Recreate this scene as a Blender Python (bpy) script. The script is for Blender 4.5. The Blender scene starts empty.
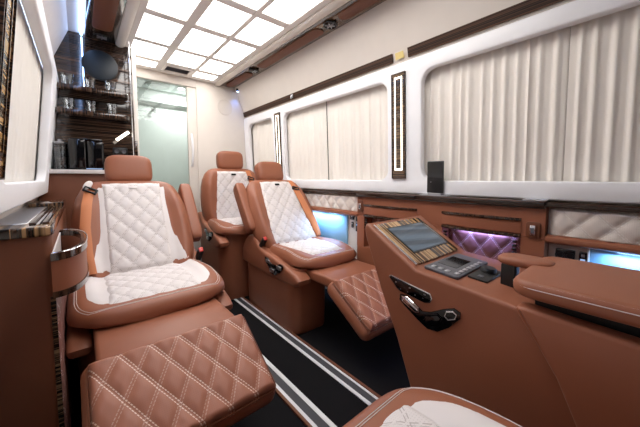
import bpy, bmesh, math, random
from mathutils import Vector, Matrix
random.seed(7)
sc = bpy.context.scene
COL = sc.collection
PI = math.pi

# ---------------------------------------------------------------- camera, world, exposure
CAM_H = 1.0
yaw, pitch, F = math.radians(40.3), math.radians(4.0), 283.0
cd = bpy.data.cameras.new('camera')
cam = bpy.data.objects.new('camera', cd); COL.objects.link(cam)
cam.location = (0, 0, CAM_H)
fw = Vector((math.sin(yaw)*math.cos(pitch), math.cos(yaw)*math.cos(pitch), -math.sin(pitch)))
cam.rotation_euler = fw.to_track_quat('-Z', 'Y').to_euler()
cd.sensor_width = 36.0; cd.lens = 36.0*F/640; cd.clip_start = 0.02
cd.shift_y = -15.71/640
sc.camera = cam
w = bpy.data.worlds.new('world'); sc.world = w; w.use_nodes = True
w.node_tree.nodes['Background'].inputs[0].default_value = (1.0, 0.97, 0.95, 1)
w.node_tree.nodes['Background'].inputs[1].default_value = 0.02
sc.view_settings.view_transform = 'Standard'; sc.view_settings.look = 'None'
sc.view_settings.exposure = 0.22; sc.view_settings.gamma = 1.0
sc.view_settings.use_curve_mapping = False
CEIL_EMIT = 7.2

# ---------------------------------------------------------------- materials
def lin(r, g, b):
    f = lambda c: (c/255/12.92 if c/255 <= 0.04045 else ((c/255+0.055)/1.055)**2.4)
    return (f(r), f(g), f(b), 1)
class NT:
    def __init__(s, name):
        s.m = bpy.data.materials.new(name); s.m.use_nodes = True
        s.t = s.m.node_tree; s.t.nodes.clear()
        s.out = s.n('ShaderNodeOutputMaterial')
    def n(s, typ, **kw):
        nd = s.t.nodes.new(typ)
        for k, v in kw.items():
            if k.startswith('i_'):
                key = k[2:]; key = int(key) if key.isdigit() else key.replace('_', ' ')
                if isinstance(v, bpy.types.NodeSocket): s.t.links.new(v, nd.inputs[key])
                else: nd.inputs[key].default_value = v
            else: setattr(nd, k, v)
        return nd
    def math(s, op, a, b=None, c=None):
        nd = s.n('ShaderNodeMath', operation=op)
        for i, v in enumerate((a, b, c)):
            if v is None: continue
            if isinstance(v, bpy.types.NodeSocket): s.t.links.new(v, nd.inputs[i])
            else: nd.inputs[i].default_value = v
        return nd.outputs[0]
    def mix(s, fac, a, b):
        nd = s.n('ShaderNodeMix', data_type='RGBA')
        for k, v in ((0, fac), (6, a), (7, b)):
            if isinstance(v, bpy.types.NodeSocket): s.t.links.new(v, nd.inputs[k])
            else: nd.inputs[k].default_value = v
        return nd.outputs[2]
    def bsdf(s, color, rough=.5, metal=0.0, spec=.5, bump=None, bstr=.3, bdist=.002, coat=0, sheen=0):
        b = s.n('ShaderNodeBsdfPrincipled')
        for k, v in (('Base Color', color), ('Roughness', rough), ('Metallic', metal)):
            if isinstance(v, bpy.types.NodeSocket): s.t.links.new(v, b.inputs[k])
            else: b.inputs[k].default_value = v
        b.inputs['Specular IOR Level'].default_value = spec
        b.inputs['Coat Weight'].default_value = coat
        b.inputs['Coat Roughness'].default_value = .06
        b.inputs['Sheen Weight'].default_value = sheen
        if bump is not None:
            bp = s.n('ShaderNodeBump'); bp.inputs['Strength'].default_value = bstr; bp.inputs['Distance'].default_value = bdist
            s.t.links.new(bump, bp.inputs['Height']); s.t.links.new(bp.outputs[0], b.inputs['Normal'])
        s.t.links.new(b.outputs[0], s.out.inputs[0])
        return b
    def obj(s): return s.n('ShaderNodeTexCoord').outputs['Object']

def plain(name, c, rough=.5, metal=0.0, spec=.5, coat=0):
    t = NT(name)
    nz = t.n('ShaderNodeTexNoise', i_Scale=9.0, i_Vector=t.obj())
    col = t.mix(nz.outputs[0], tuple(x*.96 for x in c[:3])+(1,), tuple(min(1, x*1.04) for x in c[:3])+(1,))
    t.bsdf(col, rough, metal, spec, coat=coat); return t.m
def leather(name, c, rough=.45, scale=420):
    t = NT(name); o = t.obj()
    v = t.n('ShaderNodeTexVoronoi', i_Scale=scale, i_Vector=o)
    nz = t.n('ShaderNodeTexNoise', i_Scale=6.0, i_Vector=o)
    col = t.mix(nz.outputs[0], tuple(x*.93 for x in c[:3])+(1,), tuple(min(1, x*1.06) for x in c[:3])+(1,))
    t.bsdf(col, rough, 0, .4, bump=v.outputs[0], bstr=.12, bdist=.0006); return t.m
def quilt(name, c, st, P, Q, dbl=.0035, wid=.0011, perf=True, rough=.5, offset=(0, 0), dash=.009, pamt=.55, soft=1.0):
    t = NT(name)
    uv = t.n('ShaderNodeSeparateXYZ', i_0=t.n('ShaderNodeTexCoord').outputs['UV'])
    u = t.math('ADD', uv.outputs[0], offset[0]); v = t.math('ADD', uv.outputs[1], offset[1])
    up, vq = t.math('DIVIDE', u, P), t.math('DIVIDE', v, Q)
    hyp = P*Q/math.hypot(P, Q)
    masks = []
    for op in ('ADD', 'SUBTRACT'):
        a = t.math(op, up, vq)
        d = t.math('ABSOLUTE', t.math('SUBTRACT', t.math('FRACT', t.math('ADD', a, .5)), .5))
        d = t.math('MULTIPLY', d, hyp)
        ln = t.math('LESS_THAN', t.math('ABSOLUTE', t.math('SUBTRACT', d, dbl)), wid)
        da = t.math('LESS_THAN', t.math('FRACT', t.math('DIVIDE', v, dash)), .7)
        masks.append(t.math('MULTIPLY', t.math('MULTIPLY', ln, da), 1.0 if op == 'ADD' else soft))
    mk = t.math('MAXIMUM', masks[0], masks[1])
    nz = t.n('ShaderNodeTexNoise', i_Scale=7.0, i_Vector=t.obj())
    col = t.mix(nz.outputs[0], tuple(x*.95 for x in c[:3])+(1,), tuple(min(1, x*1.05) for x in c[:3])+(1,))
    if perf:
        fu = t.math('SUBTRACT', t.math('FRACT', t.math('DIVIDE', u, .006)), .5)
        fv = t.math('SUBTRACT', t.math('FRACT', t.math('DIVIDE', v, .006)), .5)
        r = t.math('ADD', t.math('MULTIPLY', fu, fu), t.math('MULTIPLY', fv, fv))
        pm = t.math('MULTIPLY', t.math('LESS_THAN', r, .05), pamt)
        col = t.mix(pm, col, tuple(x*.35 for x in c[:3])+(1,))
    col = t.mix(mk, col, st)
    t.bsdf(col, rough, 0, .4); return t.m
def zebra(name, axis, period, cols, rough=.12, wob=.0, coat=.6, spec=.5):
    """glossy veneer: irregular dark and light stripes varying along one object axis"""
    t = NT(name); o = t.obj()
    s = t.n('ShaderNodeSeparateXYZ', i_0=o)
    a = s.outputs['XYZ'.index(axis)]
    if wob:
        nn = t.n('ShaderNodeTexNoise', i_Scale=3.0, i_Vector=o)
        a = t.math('ADD', a, t.math('MULTIPLY', nn.outputs[0], wob))
    n1 = t.n('ShaderNodeTexNoise', noise_dimensions='1D', i_Scale=1.0, i_W=t.math('DIVIDE', a, period))
    n1.inputs['Detail'].default_value = 1.5
    r = t.n('ShaderNodeValToRGB', i_0=n1.outputs[0])
    el = r.color_ramp.elements; r.color_ramp.interpolation = 'LINEAR'
    pos = [.30, .42, .47, .52, .56, .62, .70]
    el[0].position = pos[0]; el[0].color = cols[0]; el[1].position = pos[1]; el[1].color = cols[0]
    for p, cc in zip(pos[2:], (1, 1, 0, 2, 0)):
        e = el.new(p); e.color = cols[cc]
    t.bsdf(r.outputs[0], rough, 0, spec, coat=coat); return t.m
def emit(name, c, s):
    t = NT(name); e = t.n('ShaderNodeEmission'); e.inputs[0].default_value = c; e.inputs[1].default_value = s
    t.t.links.new(e.outputs[0], t.out.inputs[0]); return t.m
def glass(name, tint, gl=.12, rough=.02):
    t = NT(name)
    tr = t.n('ShaderNodeBsdfTransparent'); tr.inputs[0].default_value = tint
    g = t.n('ShaderNodeBsdfGlossy'); g.inputs['Roughness'].default_value = rough
    fr = t.n('ShaderNodeFresnel'); fr.inputs[0].default_value = 1.35
    mx = t.n('ShaderNodeMixShader')
    t.t.links.new(t.math('ADD', t.math('MULTIPLY', fr.outputs[0], .8), gl*.3), mx.inputs[0])
    t.t.links.new(tr.outputs[0], mx.inputs[1]); t.t.links.new(g.outputs[0], mx.inputs[2])
    t.t.links.new(mx.outputs[0], t.out.inputs[0]); return t.m

BR = lin(145, 88, 63)
M = {}
M['leather'] = leather('brown_leather', BR)
M['leather_dark'] = leather('brown_leather_dark_shaded', lin(112, 65, 43), .5)  # darker leather copy; overhead inlays and left cabinet carry their shade in this colour
M['belt'] = leather('tan_webbing', lin(196, 122, 78), .6, 900)
M['beige'] = leather('ivory_leather', lin(216, 209, 207), .5)
M['quilt_ivory'] = quilt('ivory_quilting', lin(216, 209, 207), lin(176, 166, 162), .085, .105, perf=True, pamt=.2, dash=.02)
M['quilt_ivory_wall'] = quilt('ivory_wall_quilting', lin(214, 203, 194), lin(232, 226, 220), .105, .115, pamt=.2, dash=.012)
M['quilt_brown'] = quilt('brown_quilting', lin(158, 101, 79), lin(226, 200, 184), .088, .150, dbl=.0042, wid=.0014, pamt=.15, soft=.35)
M['quilt_brown_wall'] = quilt('brown_wall_quilting', lin(140, 96, 88), lin(215, 190, 185), .10, .13, perf=False, wid=.0014)
M['cream'] = plain('cream_suede', lin(222, 214, 206), .9, spec=.1)
M['white'] = plain('white_trim', lin(240, 240, 243), .45)
M['ceil_grid'] = plain('ceiling_grid', lin(236, 230, 226), .6)
M['curtain'] = plain('curtain_cloth', lin(236, 230, 222), .95, spec=.05)
M['blind'] = plain('blind_cloth', lin(224, 220, 214), .95, spec=.05)
M['carpet'] = plain('black_carpet', lin(24, 23, 25), .95, spec=.1)
M['black'] = plain('black_plastic', lin(22, 22, 24), .45)
M['gloss'] = plain('black_gloss', lin(10, 10, 13), .08, spec=.6)
M['grey'] = plain('grey_plastic', lin(84, 84, 90), .4)
M['rubber'] = plain('grey_ribbed_strip', lin(66, 66, 70), .7)
M['strip'] = plain('white_strip', lin(226, 226, 228), .5)
M['chrome'] = plain('chrome', lin(222, 222, 226), .12, 1.0)
M['silver'] = plain('brushed_silver', lin(190, 190, 195), .3, 1.0)
M['red'] = plain('red_button', lin(190, 40, 30), .4)
M['spk'] = plain('speaker_cloth', lin(7, 22, 33), .4)
dk, tan, lt = lin(30, 20, 16), lin(168, 128, 92), lin(112, 76, 52)
M['zebra_x'] = zebra('zebra_wood_across', 'X', .030, (lin(50, 36, 26), lin(190, 154, 112), lin(112, 82, 56)))
M['zebra_xd'] = zebra('zebra_wood_dark_across', 'X', .016, (lin(22, 16, 14), lin(120, 92, 68), lin(60, 42, 32)))
M['zebra_shelf'] = zebra('zebra_wood_shelf', 'X', .014, (lin(16, 12, 12), lin(84, 62, 48), lin(40, 28, 24)))
M['zebra_top'] = zebra('zebra_wood_bold', 'X', .026, (lin(20, 15, 14), lin(176, 138, 96), lin(70, 50, 36)))
M['zebra_yd'] = zebra('zebra_wood_dark_along', 'Y', .02, (lin(38, 27, 23), lin(76, 56, 44), lin(50, 36, 29)))
M['zebra_z'] = zebra('zebra_wood_bands', 'Z', .012, (lin(8, 6, 7), lin(92, 70, 56), lin(32, 23, 20)), .06)
M['zebra_line'] = zebra('zebra_wood_rail', 'Z', .016, (lin(26, 18, 16), lin(84, 58, 42), lin(44, 30, 24)), .4, coat=0, spec=.15)
M['worktop'] = zebra('dark_worktop_veneer', 'Z', .02, (lin(34, 24, 21), lin(72, 50, 38), lin(46, 33, 27)), .2, coat=.2)
M['mosaic'] = zebra('gold_mosaic', 'Z', .014, (lin(34, 25, 20), lin(120, 96, 72), lin(72, 54, 40)), .1)
M['mosaic_gold'] = zebra('gold_brick_mosaic', 'Z', .034, (lin(30, 22, 17), lin(222, 176, 112), lin(140, 102, 62)), .25, wob=.004)
M['panel_emit'] = emit('ceiling_lamp_diffuser', (1, .965, .93, 1), CEIL_EMIT)
M['led_warm'] = emit('warm_led', (1, .90, .76, 1), 4.0)
M['led_blue'] = emit('blue_led', (.34, .54, 1, 1), 11.0)
M['led_ice'] = emit('ice_led', (.55, .70, 1, 1), 4.0)
M['led_dim'] = emit('socket_glow', (.45, .62, 1, 1), .7)
M['led_violet'] = emit('violet_led', (.32, .36, 1, 1), 28.0)
M['led_spot'] = emit('downlight_lens', (1, .97, .9, 1), 12.0)
M['glass_green'] = glass('green_glass', (.93, .965, .95, 1), .0)
M['glass'] = glass('clear_glass', (.93, .95, .96, 1), .25)
M['glass_dark'] = glass('tinted_window', (.35, .38, .4, 1))
M['wash'] = plain('pale_green_wall', lin(224, 230, 228), .6)
M['blue_panel'] = plain('blue_acrylic', lin(150, 200, 236), .25)
M['yellow'] = plain('yellow_label', lin(222, 200, 130), .5)

# ---------------------------------------------------------------- geometry helpers: a geo is (verts, faces, uvs or None)
def V(*a): return Vector(a)
def join(*gs):
    vs, fs = [], []
    for g in gs:
        o = len(vs); vs += g[0]; fs += [tuple(i+o for i in f) for f in g[1]]
    return (vs, fs, None)
def xf(g, m): return ([m @ Vector(v) for v in g[0]], g[1], g[2])
def mv(g, x, y, z): return ([Vector(v)+Vector((x, y, z)) for v in g[0]], g[1], g[2])
def from_bm(bm):
    bm.verts.index_update()
    g = ([v.co.copy() for v in bm.verts], [tuple(v.index for v in f.verts) for f in bm.faces], None)
    bm.free(); return g
def rbox(x0, x1, y0, y1, z0, z1, r=.004, seg=2):
    bm = bmesh.new(); bmesh.ops.create_cube(bm, size=1)
    for v in bm.verts:
        v.co = Vector(((x0+x1)/2+v.co.x*(x1-x0), (y0+y1)/2+v.co.y*(y1-y0), (z0+z1)/2+v.co.z*(z1-z0)))
    r = min(r, .49*min(x1-x0, y1-y0, z1-z0))
    if r > 0: bmesh.ops.bevel(bm, geom=bm.edges[:], offset=r, segments=seg, profile=.5, affect='EDGES')
    return from_bm(bm)
def prism(poly, axis, a, b, r=.004, seg=2):
    """closed 2D polygon extruded along an axis; poly gives the two other axes in order"""
    bm = bmesh.new()
    def mk(p, t):
        return {'X': (t, p[0], p[1]), 'Y': (p[0], t, p[1]), 'Z': (p[0], p[1], t)}[axis]
    A = [bm.verts.new(mk(p, a)) for p in poly]; B = [bm.verts.new(mk(p, b)) for p in poly]
    n = len(poly)
    bm.faces.new(A); bm.faces.new(B[::-1])
    for i in range(n): bm.faces.new((A[i], B[i], B[(i+1) % n], A[(i+1) % n]))
    bmesh.ops.recalc_face_normals(bm, faces=bm.faces)
    if r > 0:
        caps = set(A) , set(B)
        ed = [e for e in bm.edges if (e.verts[0] in caps[0] and e.verts[1] in caps[0]) or (e.verts[0] in caps[1] and e.verts[1] in caps[1])]
        bmesh.ops.bevel(bm, geom=ed, offset=r, segments=seg, profile=.5, affect='EDGES')
    return from_bm(bm)
def rrect(x0, x1, y0, y1, r, n=6):
    p = []
    for cx, cy, a0 in ((x1-r, y1-r, 0), (x0+r, y1-r, 90), (x0+r, y0+r, 180), (x1-r, y0+r, 270)):
        for i in range(n+1):
            a = math.radians(a0+90*i/n); p.append((cx+r*math.cos(a), cy+r*math.sin(a)))
    return p
def superbox(cx, cy, cz, sx, sy, sz, n=4, nu=28, nv=16):
    vs, fs = [], []
    pw = lambda c, e: math.copysign(abs(c)**e, c)
    for j in range(nv+1):
        ph = -PI/2+PI*j/nv
        for i in range(nu):
            th = 2*PI*i/nu
            c = pw(math.cos(ph), 2/n)
            vs.append(Vector((cx+sx/2*c*pw(math.cos(th), 2/n), cy+sy/2*c*pw(math.sin(th), 2/n), cz+sz/2*pw(math.sin(ph), 2/n))))
    for j in range(nv):
        for i in range(nu):
            fs.append((j*nu+i, j*nu+(i+1) % nu, (j+1)*nu+(i+1) % nu, (j+1)*nu+i))
    return (vs, fs, None)
def loft(rings, cap=True):
    vs, fs = [], []; n = len(rings[0])
    for r in rings: vs += [Vector(p) for p in r]
    for j in range(len(rings)-1):
        for i in range(n):
            fs.append((j*n+i, j*n+(i+1) % n, (j+1)*n+(i+1) % n, (j+1)*n+i))
    if cap:
        fs.append(tuple(range(n))[::-1]); fs.append(tuple((len(rings)-1)*n+i for i in range(n)))
    return (vs, fs, None)
def patch(nu, nv, f):
    vs, fs, uv = [], [], []
    for j in range(nv+1):
        for i in range(nu+1):
            p, q = f(i/nu, j/nv); vs.append(Vector(p)); uv.append(q)
    for j in range(nv):
        for i in range(nu):
            a = j*(nu+1)+i; fs.append((a, a+1, a+nu+2, a+nu+1))
    return (vs, fs, uv)
def tube(pts, r, n=10, closed=False):
    pts = [Vector(p) for p in pts]; rings = []
    m = len(pts); up = None
    for k, p in enumerate(pts):
        if closed: t = (pts[(k+1) % m]-pts[k-1]).normalized()
        else: t = (pts[min(k+1, m-1)]-pts[max(k-1, 0)]).normalized()
        if up is None:
            a = Vector((0, 0, 1)) if abs(t.z) < .9 else Vector((1, 0, 0))
            up = (a-t*a.dot(t)).normalized()
        else: up = (up-t*up.dot(t)).normalized()
        s = t.cross(up)
        rings.append([p+(up*math.cos(2*PI*i/n)+s*math.sin(2*PI*i/n))*r for i in range(n)])
    if closed:
        rings.append(rings[0]); return loft(rings, False)
    return loft(rings)
def lathe(prof, n=24, c=(0, 0, 0), axis='Z'):
    rings = []
    for r, z in prof:
        ring = []
        for i in range(n):
            a = 2*PI*i/n; x, y = r*math.cos(a), r*math.sin(a)
            q = {'Z': (x, y, z), 'Y': (x, z, y), 'X': (z, x, y)}[axis]
            ring.append(Vector(q)+Vector(c))
        rings.append(ring)
    return loft(rings)
def pil(u, v, P, Q, A):
    """pillow height between the seams of a diamond lattice"""
    h = 1
    for a in (u/P+v/Q, u/P-v/Q):
        d = abs((a+.5) % 1-.5)
        h *= min(1, d/.30)**.55
    return A*h

def wloc(o):
    p = Vector((0, 0, 0))
    while o: p = p+o.location; o = o.parent
    return p
def part(name, g, m, parent=None, world=False, smooth=True, ang=40, **props):
    """ONE mesh object; world=True: g is in world coordinates and parent is unrotated"""
    vs = g[0]
    if world and parent is not None:
        q = wloc(parent); vs = [Vector(v)-q for v in vs]
    me = bpy.data.meshes.new(name); me.from_pydata([tuple(v) for v in vs], [], g[1])
    if g[2]:
        ul = me.uv_layers.new(name='UVMap')
        for l in me.loops: ul.data[l.index].uv = g[2][l.vertex_index]
    bm = bmesh.new(); bm.from_mesh(me)
    if not g[2]: bmesh.ops.recalc_face_normals(bm, faces=bm.faces)
    for f in bm.faces: f.smooth = smooth
    for e in bm.edges:
        if len(e.link_faces) == 2 and e.calc_face_angle(0) > math.radians(ang): e.smooth = False
    bm.to_mesh(me); bm.free()
    me.materials.append(M[m] if isinstance(m, str) else m)
    o = bpy.data.objects.new(name, me); COL.objects.link(o)
    if parent is not None: o.parent = parent
    for k, v in props.items(): o[k] = v
    return o
def thing(name, label, cat, loc=(0, 0, 0), rz=0, group=None):
    o = bpy.data.objects.new(name, None); COL.objects.link(o)
    o.empty_display_size = .05
    o.location = loc; o.rotation_euler = (0, 0, rz); o['label'] = label; o['category'] = cat
    if group: o['group'] = group
    return o
def solo(name, g, m, label, cat, group=None, **kw):
    """a thing that is one mesh, given in world coordinates; origin moved to its base centre"""
    xs = [v[0] for v in g[0]]; ys = [v[1] for v in g[0]]; zs = [v[2] for v in g[0]]
    c = Vector(((min(xs)+max(xs))/2, (min(ys)+max(ys))/2, min(zs)))
    o = part(name, ([Vector(v)-c for v in g[0]], g[1], g[2]), m, **kw); o.location = c
    o['label'] = label; o['category'] = cat
    if group: o['group'] = group
    return o
def struct(name, g, m, parent=None, **kw):
    o = part(name, g, m, parent, **kw)
    if parent is None: o['kind'] = 'structure'
    return o
def dup(root, loc, rz, label, group=None):
    r = root.copy(); COL.objects.link(r); r.location = loc; r.rotation_euler = (0, 0, rz); r['label'] = label
    if group: r['group'] = group
    for ch in list(root.children):
        c = ch.copy(); COL.objects.link(c); c.parent = r
        for gch in list(ch.children):
            d = gch.copy(); COL.objects.link(d); d.parent = c
    return r

# ================================================================ THE SETTING
Y0, Y1 = -1.0, 3.3
MID = .72
def mir(x): return 2*MID-x
# floor ----------------------------------------------------------
struct('floor', rbox(mir(1.72), 1.72, Y0, 4.4, -.06, 0, 0), 'carpet')
def strip(n, x0, x1, h, m): struct('trim_%d' % n, rbox(x0, x1, Y0+.1, 2.6, -.002, h, .001, 1), m)
strip(1, .926, .944, .004, 'strip'); strip(2, .978, .990, .004, 'strip')
strip(3, .667, .686, .004, 'strip'); strip(4, .724, .745, .004, 'strip')
strip(5, .9445, .9775, .003, 'rubber'); strip(6, .6865, .7235, .003, 'rubber')
strip(7, .9905, 1.003, .010, 'leather_dark'); strip(8, .653, .6665, .010, 'leather_dark')
# side walls -----------------------------------------------------
LEAN = {1: .042, -1: .10}
def wx(z, s=1): return 1.598-(z-.96)*LEAN[s]          # inner face of the window surround
def side_wall(sgn, wins):
    S = (lambda x: x) if sgn > 0 else mir
    # surround with window openings
    bm = bmesh.new()
    def loop(p):
        vs = [bm.verts.new((0, a, b)) for a, b in p]
        for i in range(len(vs)): bm.edges.new((vs[i], vs[(i+1) % len(vs)]))
    loop([(Y0, .90), (Y1, .90), (Y1, 1.722), (Y0, 1.722)])
    for (a, b) in wins: loop(rrect(a, b, .985, 1.637, .075))
    bmesh.ops.triangle_fill(bm, use_beauty=True, use_dissolve=False, edges=bm.edges[:])
    holes = [f for f in bm.faces if any(a+.0 < f.calc_center_median().y < b and .99 < f.calc_center_median().z < 1.632 and all(a-1e-4 <= v.co.y <= b+1e-4 and .98 < v.co.z < 1.64 for v in f.verts) for a, b in wins)]
    if holes: bmesh.ops.delete(bm, geom=holes, context='FACES')
    ex = bmesh.ops.extrude_face_region(bm, geom=bm.faces[:])
    for v in [e for e in ex['geom'] if isinstance(e, bmesh.types.BMVert)]: v.co.x += .045
    for v in bm.verts: v.co.x = S(wx(v.co.z, sgn)+v.co.x)
    bmesh.ops.recalc_face_normals(bm, faces=bm.faces)
    sharp = [e for e in bm.edges if len(e.link_faces) == 2 and e.calc_face_angle(0) > .9]
    bmesh.ops.bevel(bm, geom=sharp, offset=.010, segments=3, profile=.5, affect='EDGES')
    surround = from_bm(bm)
    # body behind the surround: lower skin, upper slope and outer shell
    lo = [(1.72, -.05), (1.66, -.05), (1.66, .90), (1.655, .955), (1.668, .96), (1.650, 1.70), (1.592, 1.716), (1.586, 1.742), (1.575, 1.80), (1.455, 2.085), (1.455, 2.13), (1.74, 2.13)]
    def ring(y): return [(S(a), y, b) for a, b in lo]
    return surround, ring, S
winsR = [(-.75, .925), (1.172, 2.42), (2.63, 3.19)]
winsL = [(1.10, 2.40)]
sur, ring, S = side_wall(1, winsR)
ftm = struct('trim_9', sur, 'white', ang=30)
def shell(ring, wins, name):
    # outer shell with a row of openings behind the curtains
    gs = []
    r = ring(0); idx = {n: p for n, p in enumerate(r)}
    def ext(poly, a, b): return prism([(p[0], p[2]) for p in poly], 'Y', a, b, 0)
    low = [r[0], r[1], r[2], r[3], r[4], (r[0][0], 0, .96)]
    top = [(r[0][0], 0, 1.70), r[5], r[6], r[7], r[8], r[9], r[10], r[11]]
    mid = [(r[0][0], 0, .96), r[4], r[5], (r[0][0], 0, 1.70)]
    gs += [ext(low, Y0, Y1+.06), ext(top, Y0, Y1+.06)]
    ys = [Y0]
    for a, b in wins: ys += [a-.02, b+.02]
    ys.append(Y1+.06)
    for k in range(0, len(ys), 2): gs.append(ext(mid, ys[k], ys[k+1]))
    return struct(name, join(*gs), 'cream', smooth=False)
shell(ring, winsR, 'wall_right')
surl, ringl, SL = side_wall(-1, winsL)
struct('trim_10', surl, 'white', ang=30)
shell(ringl, winsL, 'wall_left')
for n, (a, b) in enumerate(winsR):
    struct('window_%d' % (n+1), rbox(1.695, 1.701, a-.018, b+.018, .962, 1.698, 0), 'glass_dark')
struct('window_4', rbox(mir(1.701), mir(1.695), 1.084, 2.416, .962, 1.698, 0), 'glass_dark')
# glow ledges above the windows and veneer rails
for n, s in ((11, 1), (12, -1)):
    f = (lambda x: x) if s > 0 else mir
    xs = sorted((f(1.580), f(1.590))); 
    struct('trim_%d' % n, rbox(xs[0], xs[1], Y0+.05, Y1-.02 if s > 0 else 2.62, 1.7155, 1.7215, .002, 1), 'led_ice')
def slope_x(z): return 1.575-(z-1.80)*(.12/.285)
def rail(n, y0, y1, s):
    f = (lambda x: x) if s > 0 else mir
    p = [(1.583, 1.742), (1.572, 1.796), (1.562, 1.794), (1.573, 1.740)]
    struct('trim_%d' % n, prism([(f(a), b) for a, b in p], 'Y', y0, y1, .002, 1), 'zebra_line')
rail(13, 1.13, Y1-.005, 1); rail(14, Y0+.1, 1.02, 1); rail(15, Y0+.1, 2.66, -1)
# ceiling --------------------------------------------------------
struct('ceiling', rbox(-.02, 1.47, Y0, Y1+.06, 2.085, 2.13, 0), 'cream')
PX = [(.372, .606), (.668, .916), (.952, 1.168)]
ROWS = [(3.045, 3.205), (2.66, 2.975), (2.20, 2.60), (1.775, 2.13), (1.34, 1.705), (.905, 1.27), (.47, .835)]
# grid frame with an opening at every lamp
def grid_frame():
    gs = []
    xs = [.33]+[c for p in PX for c in p]+[1.215]
    for k in range(0, len(xs), 2): gs.append(rbox(xs[k], xs[k+1], .38, 3.285, 2.068, 2.085, .003, 1))
    for p in PX:
        ys = [.38]+[c for r in ROWS[::-1] for c in r]+[3.285]
        for k in range(0, len(ys), 2): gs.append(rbox(p[0]-.001, p[1]+.001, ys[k], ys[k+1], 2.068, 2.085, .003, 1))
    return join(*gs)
struct('trim_16', grid_frame(), 'ceil_grid')
struct('trim_17', prism([(1.216, 2.086), (1.216, 2.06), (1.235, 2.048), (1.268, 2.048), (1.284, 2.062), (1.284, 2.086)], 'Y', Y0+.02, 3.295, .003), 'cream')
struct('trim_18', prism([(.329, 2.086), (.329, 2.06), (.31, 2.048), (.285, 2.048), (.268, 2.062), (.268, 2.086)], 'Y', Y0+.02, 2.84, .003), 'cream')
# partition with the glass door ---------------------------------
DX0, DX1 = .40, .925
g = [rbox(1.02, 1.66, Y1, Y1+.06, 0, 2.085, .003), rbox(DX1, 1.02, Y1+.012, Y1+.05, 0, 1.985, .006),
     rbox(-.22, 1.02, Y1, Y1+.06, 1.985, 2.085, .003), rbox(-.22, DX0, Y1, Y1+.06, 0, 1.985, .003)]
struct('wall_back', join(*g), 'cream', ang=30)
d = struct('door_1', rbox(DX0+.002, DX1-.002, Y1+.022, Y1+.030, .01, 1.983, .001, 1), 'glass_green')
hp = [(.957, Y1-.004+.012, 1.13)]+[(.957, Y1+.012-.045*math.sin(PI*k/8)**.6, 1.13+.35*k/8) for k in range(1, 8)]+[(.957, Y1+.008, 1.48)]
part('door_handle', tube(hp, .012, 10), 'white', d)
# washroom behind the glass
WZ = 2.13
g = [rbox(-.2, 1.7, 4.2, 4.26, 0, WZ+.05, 0), rbox(-.26, -.2, Y1+.06, 4.26, 0, WZ+.05, 0), rbox(1.6, 1.66, Y1+.06, 4.26, 0, WZ+.05, 0),
     rbox(-.2, 1.6, Y1+.06, 4.2, WZ, WZ+.05, 0), rbox(-.2, 1.6, 4.12, 4.2, 1.955, 1.985, .004)]
struct('wall_washroom', join(*g), 'wash', smooth=False)
o = thing('ceiling_vent', 'round white vent ring on the washroom ceiling, seen through the glass door', 'vent', (.78, 3.98, WZ))
part('outer_ring', tube([(.13*math.cos(2*PI*k/28), .13*math.sin(2*PI*k/28), -.006) for k in range(28)], .010, 8, True), 'wash', o)
part('disc', lathe([(0.001, 0), (.085, -.002), (.09, -.016), (.06, -.024), (.001, -.026)], 28), 'wash', o)
o = thing('downlight', 'small round lit downlight on the washroom ceiling behind the glass door', 'light', (1.03, 3.92, WZ))
part('ring', lathe([(.001, 0), (.05, 0), (.052, -.008), (.001, -.008)], 24), 'white', o)
part('lens', lathe([(.001, -.008), (.036, -.008), (.03, -.012), (.001, -.012)], 24), 'led_spot', o)
ld = bpy.data.lights.new('washroom_lamp', 'AREA'); ld.size = .12; ld.energy = 7; ld.color = (1, .98, .96)
lo = bpy.data.objects.new('washroom_lamp', ld); lo.location = (0, 0, -.02); lo.parent = o; COL.objects.link(lo)
o = thing('robe_hook', 'small chrome hook on the washroom wall seen through the glass door', 'hook', (.77, 4.2, 1.88))
part('back_plate', mv(lathe([(.001, 0), (.022, 0), (.022, -.012), (.001, -.012)], 18, axis='Y'), 0, 0, 0), 'chrome', o)
part('hook_arm', tube([(0, -.01, 0), (0, -.04, -.005), (0, -.055, -.03), (0, -.045, -.055)], .009, 8), 'chrome', o)

# ================================================================ CEILING LIGHTS, OVERHEAD STRIPS
ordn = ['nearest the glass-door partition', 'second from the partition', 'third from the partition', 'fourth from the partition', 'fifth from the partition', 'sixth from the partition', 'farthest from the partition']
coln = ['left-hand', 'middle', 'right-hand']
LP = None
for c, (xa, xb) in enumerate(PX):
    for r, (ya, yb) in enumerate(ROWS):
        if c == 1 and r == 0: continue
        lab = 'glowing white ceiling light panel in the %s column, %s' % (coln[c], ordn[r])
        solo('ceiling_light_panel', rbox(xa+.001, xb-.001, ya+.001, yb-.001, 2.074, 2.0845, .001, 1), 'panel_emit', lab, 'light', 'ceiling light panels')
o = thing('ceiling_grille', 'dark rectangular air grille in the ceiling in front of the glass door', 'vent', (.792, 3.13, 2.085))
fr = [rbox(-.125, .125, -.09, -.068, -.022, 0, .004), rbox(-.125, .125, .068, .09, -.022, 0, .004), rbox(-.125, -.103, -.068, .068, -.022, 0, .004), rbox(.103, .125, -.068, .068, -.022, 0, .004)]
part('frame', join(*fr), 'ceil_grid', o)
sl = [xf(rbox(-.103, .103, -.007, .007, -.001, .001, 0), Matrix.Translation((0, -.06+.0133*k, -.011)) @ Matrix.Rotation(.6, 4, 'X')) for k in range(10)]
part('louvre', join(rbox(-.103, .103, -.068, .068, -.003, 0, 0), *sl), 'grey', o, smooth=False)

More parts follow.
